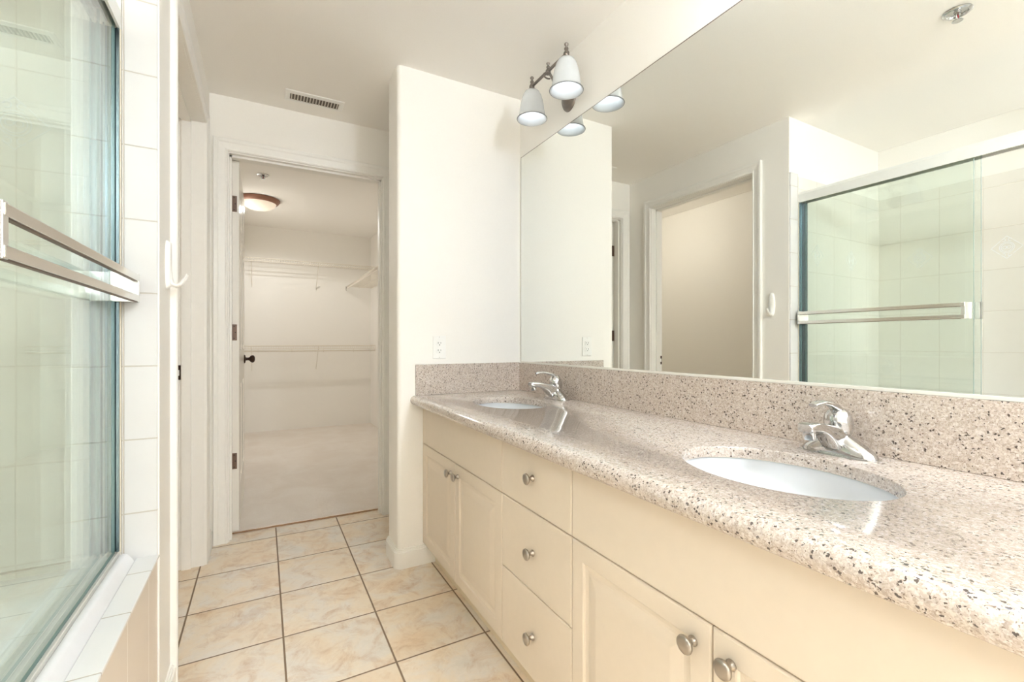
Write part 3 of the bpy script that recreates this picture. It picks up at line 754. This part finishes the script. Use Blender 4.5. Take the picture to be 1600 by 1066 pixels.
# ceiling vent -----------------------------------------------------------
vt = thing('ceiling_vent', (0.25, 2.76, CE), 'white louvred air register in the ceiling before the closet door', 'air vent')
vx0, vx1, vy0, vy1 = 0.103, 0.401, 2.699, 2.820
ix0, ix1, iy0, iy1 = 0.1285, 0.376, 2.732, 2.800
b = B(); rings = []
for (a0, a1, c0, c1, z) in ((vx0, vx1, vy0, vy1, CE-0.0003), (vx0+.002, vx1-.002, vy0+.002, vy1-.002, CE-0.004), (ix0-.006, ix1+.006, iy0-.006, iy1+.006, CE-0.007), (ix0, ix1, iy0, iy1, CE-0.005), (ix0, ix1, iy0, iy1, CE-0.0008)):
    rings.append([b.verts.new(p) for p in ((a0, c0, z), (a1, c0, z), (a1, c1, z), (a0, c1, z))])
for q, s in zip(rings, rings[1:]):
    for k in range(4): b.faces.new((q[k], q[(k+1) % 4], s[(k+1) % 4], s[k]))
obj('grille_frame', b, 'white', vt)
obj('duct_recess', box(B(), ix0, ix1, iy0, iy1, CE-0.0012, CE-0.0003), 'dark', vt)
b = B()
for k in range(16):
    xx = ix0 + (ix1-ix0)*(k+0.5)/16
    prism(b, [(xx-0.0035, CE-0.0055), (xx-0.0025, CE-0.0055), (xx+0.0035, CE-0.0013), (xx+0.0025, CE-0.0013)], 'y', iy0, iy1)
obj('louvre', b, 'slat', vt)

# sprinklers ---------------------------------------------------------------
def sprinkler(x, y, zc_, label):
    t = thing('sprinkler_head', (x, y, zc_), label, 'sprinkler', 'ceiling fire sprinklers')
    b = B(); lathe(b, [(0.012, -0.0005), (0.046, -0.0003), (0.047, -0.004), (0.040, -0.009), (0.034, -0.009), (0.030, -0.002), (0.012, -0.002)], (x, y, zc_), seg=36)
    obj('escutcheon', b, 'chrome', t, smooth=True)
    b = B(); lathe(b, [(0, -0.0015), (0.030, -0.0015), (0.030, -0.0006), (0, -0.0006)], (x, y, zc_), seg=24); obj('recess', b, 'black', t)
    b = B(); lathe(b, [(0, -0.002), (0.011, -0.002), (0.011, -0.014), (0.007, -0.016), (0, -0.016)], (x, y, zc_), seg=16)
    for s in (-1, 1): tube(b, [(x+s*0.009, y, zc_-0.012), (x+s*0.014, y, zc_-0.024), (x+s*0.004, y, zc_-0.038)], 0.003, 8)
    obj('frame_arms', b, 'chrome', t, smooth=True)
    b = B(); lathe(b, [(0, -0.016), (0.0045, -0.018), (0.0045, -0.034), (0, -0.036)], (x, y, zc_), seg=12); obj('glass_bulb', b, 'red', t, smooth=True)
    b = B(); lathe(b, [(0, -0.037), (0.017, -0.037), (0.018, -0.039), (0.016, -0.040), (0, -0.040)], (x, y, zc_), seg=20); obj('deflector', b, 'chrome', t)
sprinkler(0.016, 0.760, CE, 'chrome ceiling sprinkler with a red bulb over the bathroom')
sprinkler(0.000, 4.370, CZ, 'small chrome ceiling sprinkler inside the walk-in closet')

# closet ceiling light --------------------------------------------------------
cl = thing('flush_ceiling_light', (-0.035, 5.13, CZ), 'round alabaster flush ceiling light with copper ring in the closet', 'ceiling light')
b = B(); lathe(b, [(0.10, -0.0003), (0.175, -0.0005), (0.186, -0.006), (0.186, -0.014), (0.176, -0.024), (0.172, -0.034), (0.160, -0.044), (0.150, -0.044), (0.150, -0.010), (0.10, -0.004)], (-0.035, 5.13, CZ), seg=48)
obj('ring', b, 'copper', cl, smooth=True)
b = B(); lathe(b, [(0.153, -0.040), (0.145, -0.058), (0.125, -0.078), (0.095, -0.094), (0.055, -0.104), (0, -0.108)], (-0.035, 5.13, CZ), seg=48)
obj('glass_bowl', b, 'alabaster', cl, smooth=True)
lamp('closet_lamp', 'SPOT', (-0.035, 5.13, CZ-0.112), 24, (0.96, 0.96, 0.95), 0.03)
# toilet room ceiling light
tl = thing('toilet_room_light', (-0.50, 3.15, CE), 'round flush ceiling light inside the small side room', 'ceiling light')
b = B(); lathe(b, [(0.0, -0.0003), (0.13, -0.0005), (0.135, -0.02), (0.125, -0.03), (0, -0.03)], (-0.50, 3.15, CE), seg=36); obj('base_ring', b, 'white', tl, smooth=True)
b = B(); lathe(b, [(0.12, -0.03), (0.10, -0.06), (0.05, -0.08), (0, -0.085)], (-0.50, 3.15, CE), seg=36); obj('glass_bowl', b, 'alabaster', tl, smooth=True)
lamp('toilet_room_lamp', 'POINT', (-0.50, 3.15, CE-0.14), 3.6, (1, 0.97, 0.92), 0.07)
# unseen fill light added behind the camera, shaped as a ceiling light
rl = thing('rear_fill_light', (0.90, -1.15, CE), 'round flush ceiling fill light added in the unseen rear of the bathroom', 'ceiling light')
b = B(); lathe(b, [(0.0, -0.0003), (0.16, -0.0005), (0.165, -0.02), (0.155, -0.03), (0, -0.03)], (0.90, -1.15, CE), seg=36); obj('base_ring', b, 'white', rl, smooth=True)
b = B(); lathe(b, [(0.15, -0.03), (0.13, -0.06), (0.07, -0.085), (0, -0.092)], (0.90, -1.15, CE), seg=36); obj('glass_bowl', b, 'alabaster', rl, smooth=True)
lamp('rear_fill_lamp', 'POINT', (0.90, -1.15, CE-0.18), 50, (0.82, 0.91, 1.0), 0.09)

# fill light added over the tub, shaped as a recessed light
sl = thing('shower_fill_light', (-1.12, 0.25, CE), 'round recessed ceiling fill light added over the bathtub', 'ceiling light')
b = B(); lathe(b, [(0.070, -0.0003), (0.095, -0.0005), (0.094, -0.005), (0.072, -0.006), (0.068, -0.002)], (-1.12, 0.25, CE), seg=36); obj('trim_ring', b, 'white', sl, smooth=True)
b = B(); lathe(b, [(0.0, -0.003), (0.069, -0.003), (0.069, -0.0012), (0, -0.0012)], (-1.12, 0.25, CE), seg=36); obj('lens', b, 'alabaster', sl)
lamp('shower_fill_lamp', 'AREA', (-1.12, 0.25, CE-0.012), 5, (0.86, 0.93, 1), 0.16)

# closet door --------------------------------------------------------------------
XA, XB_ = -0.1645, -0.1205     # leaf thickness in x once swung open
YA, YZ = YF+0.100, 3.885; Z0, Z1 = 0.020, 2.128
dr = thing('closet_door', (JL, YA, 0), 'white six-panel closet door standing open inside the closet', 'door')
b = B()
st = 0.115; ym = (YA+YZ)/2
rows_ = [(Z0+0.23, 0.845), (1.045, 1.690), (1.790, Z1-0.115)]
cols = [(YA+st, ym-0.045), (ym+0.045, YZ-st)]
for x_, s_ in ((XB_, 1), (XA, -1)):
    ys = sorted([YA, YZ] + [v for c in cols for v in c]); zs = sorted([Z0, Z1] + [v for r in rows_ for v in r])
    for i in range(len(ys)-1):
        for j in range(len(zs)-1):
            w_, h_ = ys[i+1]-ys[i], zs[j+1]-zs[j]
            fn = lambda u, v, n, y_=ys[i], z_=zs[j]: (x_+s_*n, y_+u, z_+v)
            if i in (1, 3) and j in (1, 3, 5): loops(b, fn, w_, h_, [(0, 0), (0.008, -0.006), (0.020, -0.007), (0.045, -0.0015)])
            else: loops(b, fn, w_, h_, [(0, 0)])
for (ya_, yb_) in ((YA, YA), (YZ, YZ)):
    b.faces.new([b.verts.new(p) for p in ((XA, ya_, Z0), (XB_, ya_, Z0), (XB_, ya_, Z1), (XA, ya_, Z1))])
for z_ in (Z0, Z1): b.faces.new([b.verts.new(p) for p in ((XA, YA, z_), (XB_, YA, z_), (XB_, YZ, z_), (XA, YZ, z_))])
bmesh.ops.remove_doubles(b, verts=b.verts, dist=1e-5)
obj('door_leaf', b, 'doorp', dr)
for (za, zb_) in ((1.838, 1.929), (1.106, 1.197), (0.374, 0.465)):
    b = box(B(), XA+0.0005, XB_-0.010, YA-0.0016, YA+0.001, za, zb_)
    h = obj('hinge', b, 'hinge', dr, bevel=0.0008)
    b = B(); tube(b, [(XA-0.0005, YA-0.004, za), (XA-0.0005, YA-0.004, zb_)], 0.0048, 12); obj('hinge_pin', b, 'hinge', h, smooth=True)
    b = B()
    for q, (dx, zz) in enumerate(((0.020, za+0.011), (0.026, (za+zb_)/2), (0.020, zb_-0.011))): lathe(b, [(0, -0.0026), (0.0032, -0.0024), (0.0034, -0.001), (0, -0.001)], (XA+dx, YA, zz), 'y', 10)
    obj('screw', b, 'black', h)
for s_, x_ in ((1, XB_), (-1, XA)):
    b = B(); lathe(b, [(0, 0.0), (0.031, 0.0003*s_), (0.031, 0.004*s_), (0.026, 0.009*s_), (0.012, 0.011*s_), (0.010, 0.024*s_), (0.013, 0.034*s_), (0.024, 0.042*s_), (0.0275, 0.052*s_), (0.025, 0.062*s_), (0.014, 0.068*s_), (0, 0.069*s_)], (x_, 3.822, 0.975), 'x', 28)
    if s_ == 1: obj('door_knob', b, 'bronze', dr, smooth=True)
    else: b.free()

# closet wire shelves ----------------------------------------------------------------
def wire_shelf(along, a0, a1, wall, depth, z, label, braces, rod):
    """along 'x' (on the back wall) or 'y' (on the side wall); wall = wall plane, deck runs toward -"""
    t = thing('wire_shelf', ((a0+a1)/2 if along == 'x' else wall-depth/2, wall-depth/2 if along == 'x' else (a0+a1)/2, z), label, 'shelf', 'white wire closet shelves')
    P = (lambda a, d, zz: (a, wall-d, zz)) if along == 'x' else (lambda a, d, zz: (wall-d, a, zz))
    b = B()
    for d, zz, r in ((0.004, z, .0028), (depth*.5, z-0.004, .0028), (depth-0.012, z, .0028)): tube(b, [P(a0, d, zz), P(a1, d, zz)], r, 6)
    nn = int((a1-a0)/0.0254)
    for i in range(nn+1):
        a = a0+(a1-a0)*i/nn
        tube(b, [P(a, 0.004, z+0.003), P(a, depth, z+0.003), P(a, depth, z-0.030)], 0.0014, 4)
    obj('wire_deck', b, 'wire', t)
    b = B(); tube(b, [P(a0, depth, z+0.002), P(a1, depth, z+0.002)], 0.0036, 8); tube(b, [P(a0, depth+0.001, z-0.032), P(a1, depth+0.001, z-0.032)], 0.0036, 8)
    obj('front_lip', b, 'wire', t)
    for a in braces:
        b = B(); tube(b, [P(a, depth-0.004, z+0.004), P(a, depth-0.006, z-0.018), P(a, 0.010, z-0.275), P(a, 0.004, z-0.300)], 0.005, 8, flat=(1.0, 0.6))
        obj('support_brace', b, 'wire', t)
    if rod:
        b = B(); tube(b, [P(a0, depth-0.02, z-0.060), P(a1, depth-0.02, z-0.060)], 0.0085, 10); obj('hanging_rod', b, 'wire', t, smooth=True)
        a = a0+0.20
        while a < a1:
            b = B(); tube(b, [P(a, depth, z-0.030), P(a, depth+0.002, z-0.055), P(a, depth-0.012, z-0.074), P(a, depth-0.026, z-0.070)], 0.0026, 6); a += 0.35; obj('rod_hook', b, 'wire', t)
    return t
wire_shelf('x', XL+0.003, CX-0.003, CY-0.001, 0.31, 2.062, 'upper wire shelf across the back wall of the closet', (-0.117, 0.592), False)
wire_shelf('x', XL+0.003, CX-0.003, CY-0.001, 0.31, 1.052, 'lower wire shelf with hanging rod on the closet back wall', (-0.117, 0.592), True)
ws = wire_shelf('y', 3.75, 6.262, CX-0.001, 0.32, 1.815, 'wire shelf along the closet wall opposite the open door', (4.2,), False)
b = box(B(), 0.945, 0.953, 6.262, 6.272, 1.772, 1.822); obj('end_clip', b, 'bronze', ws)
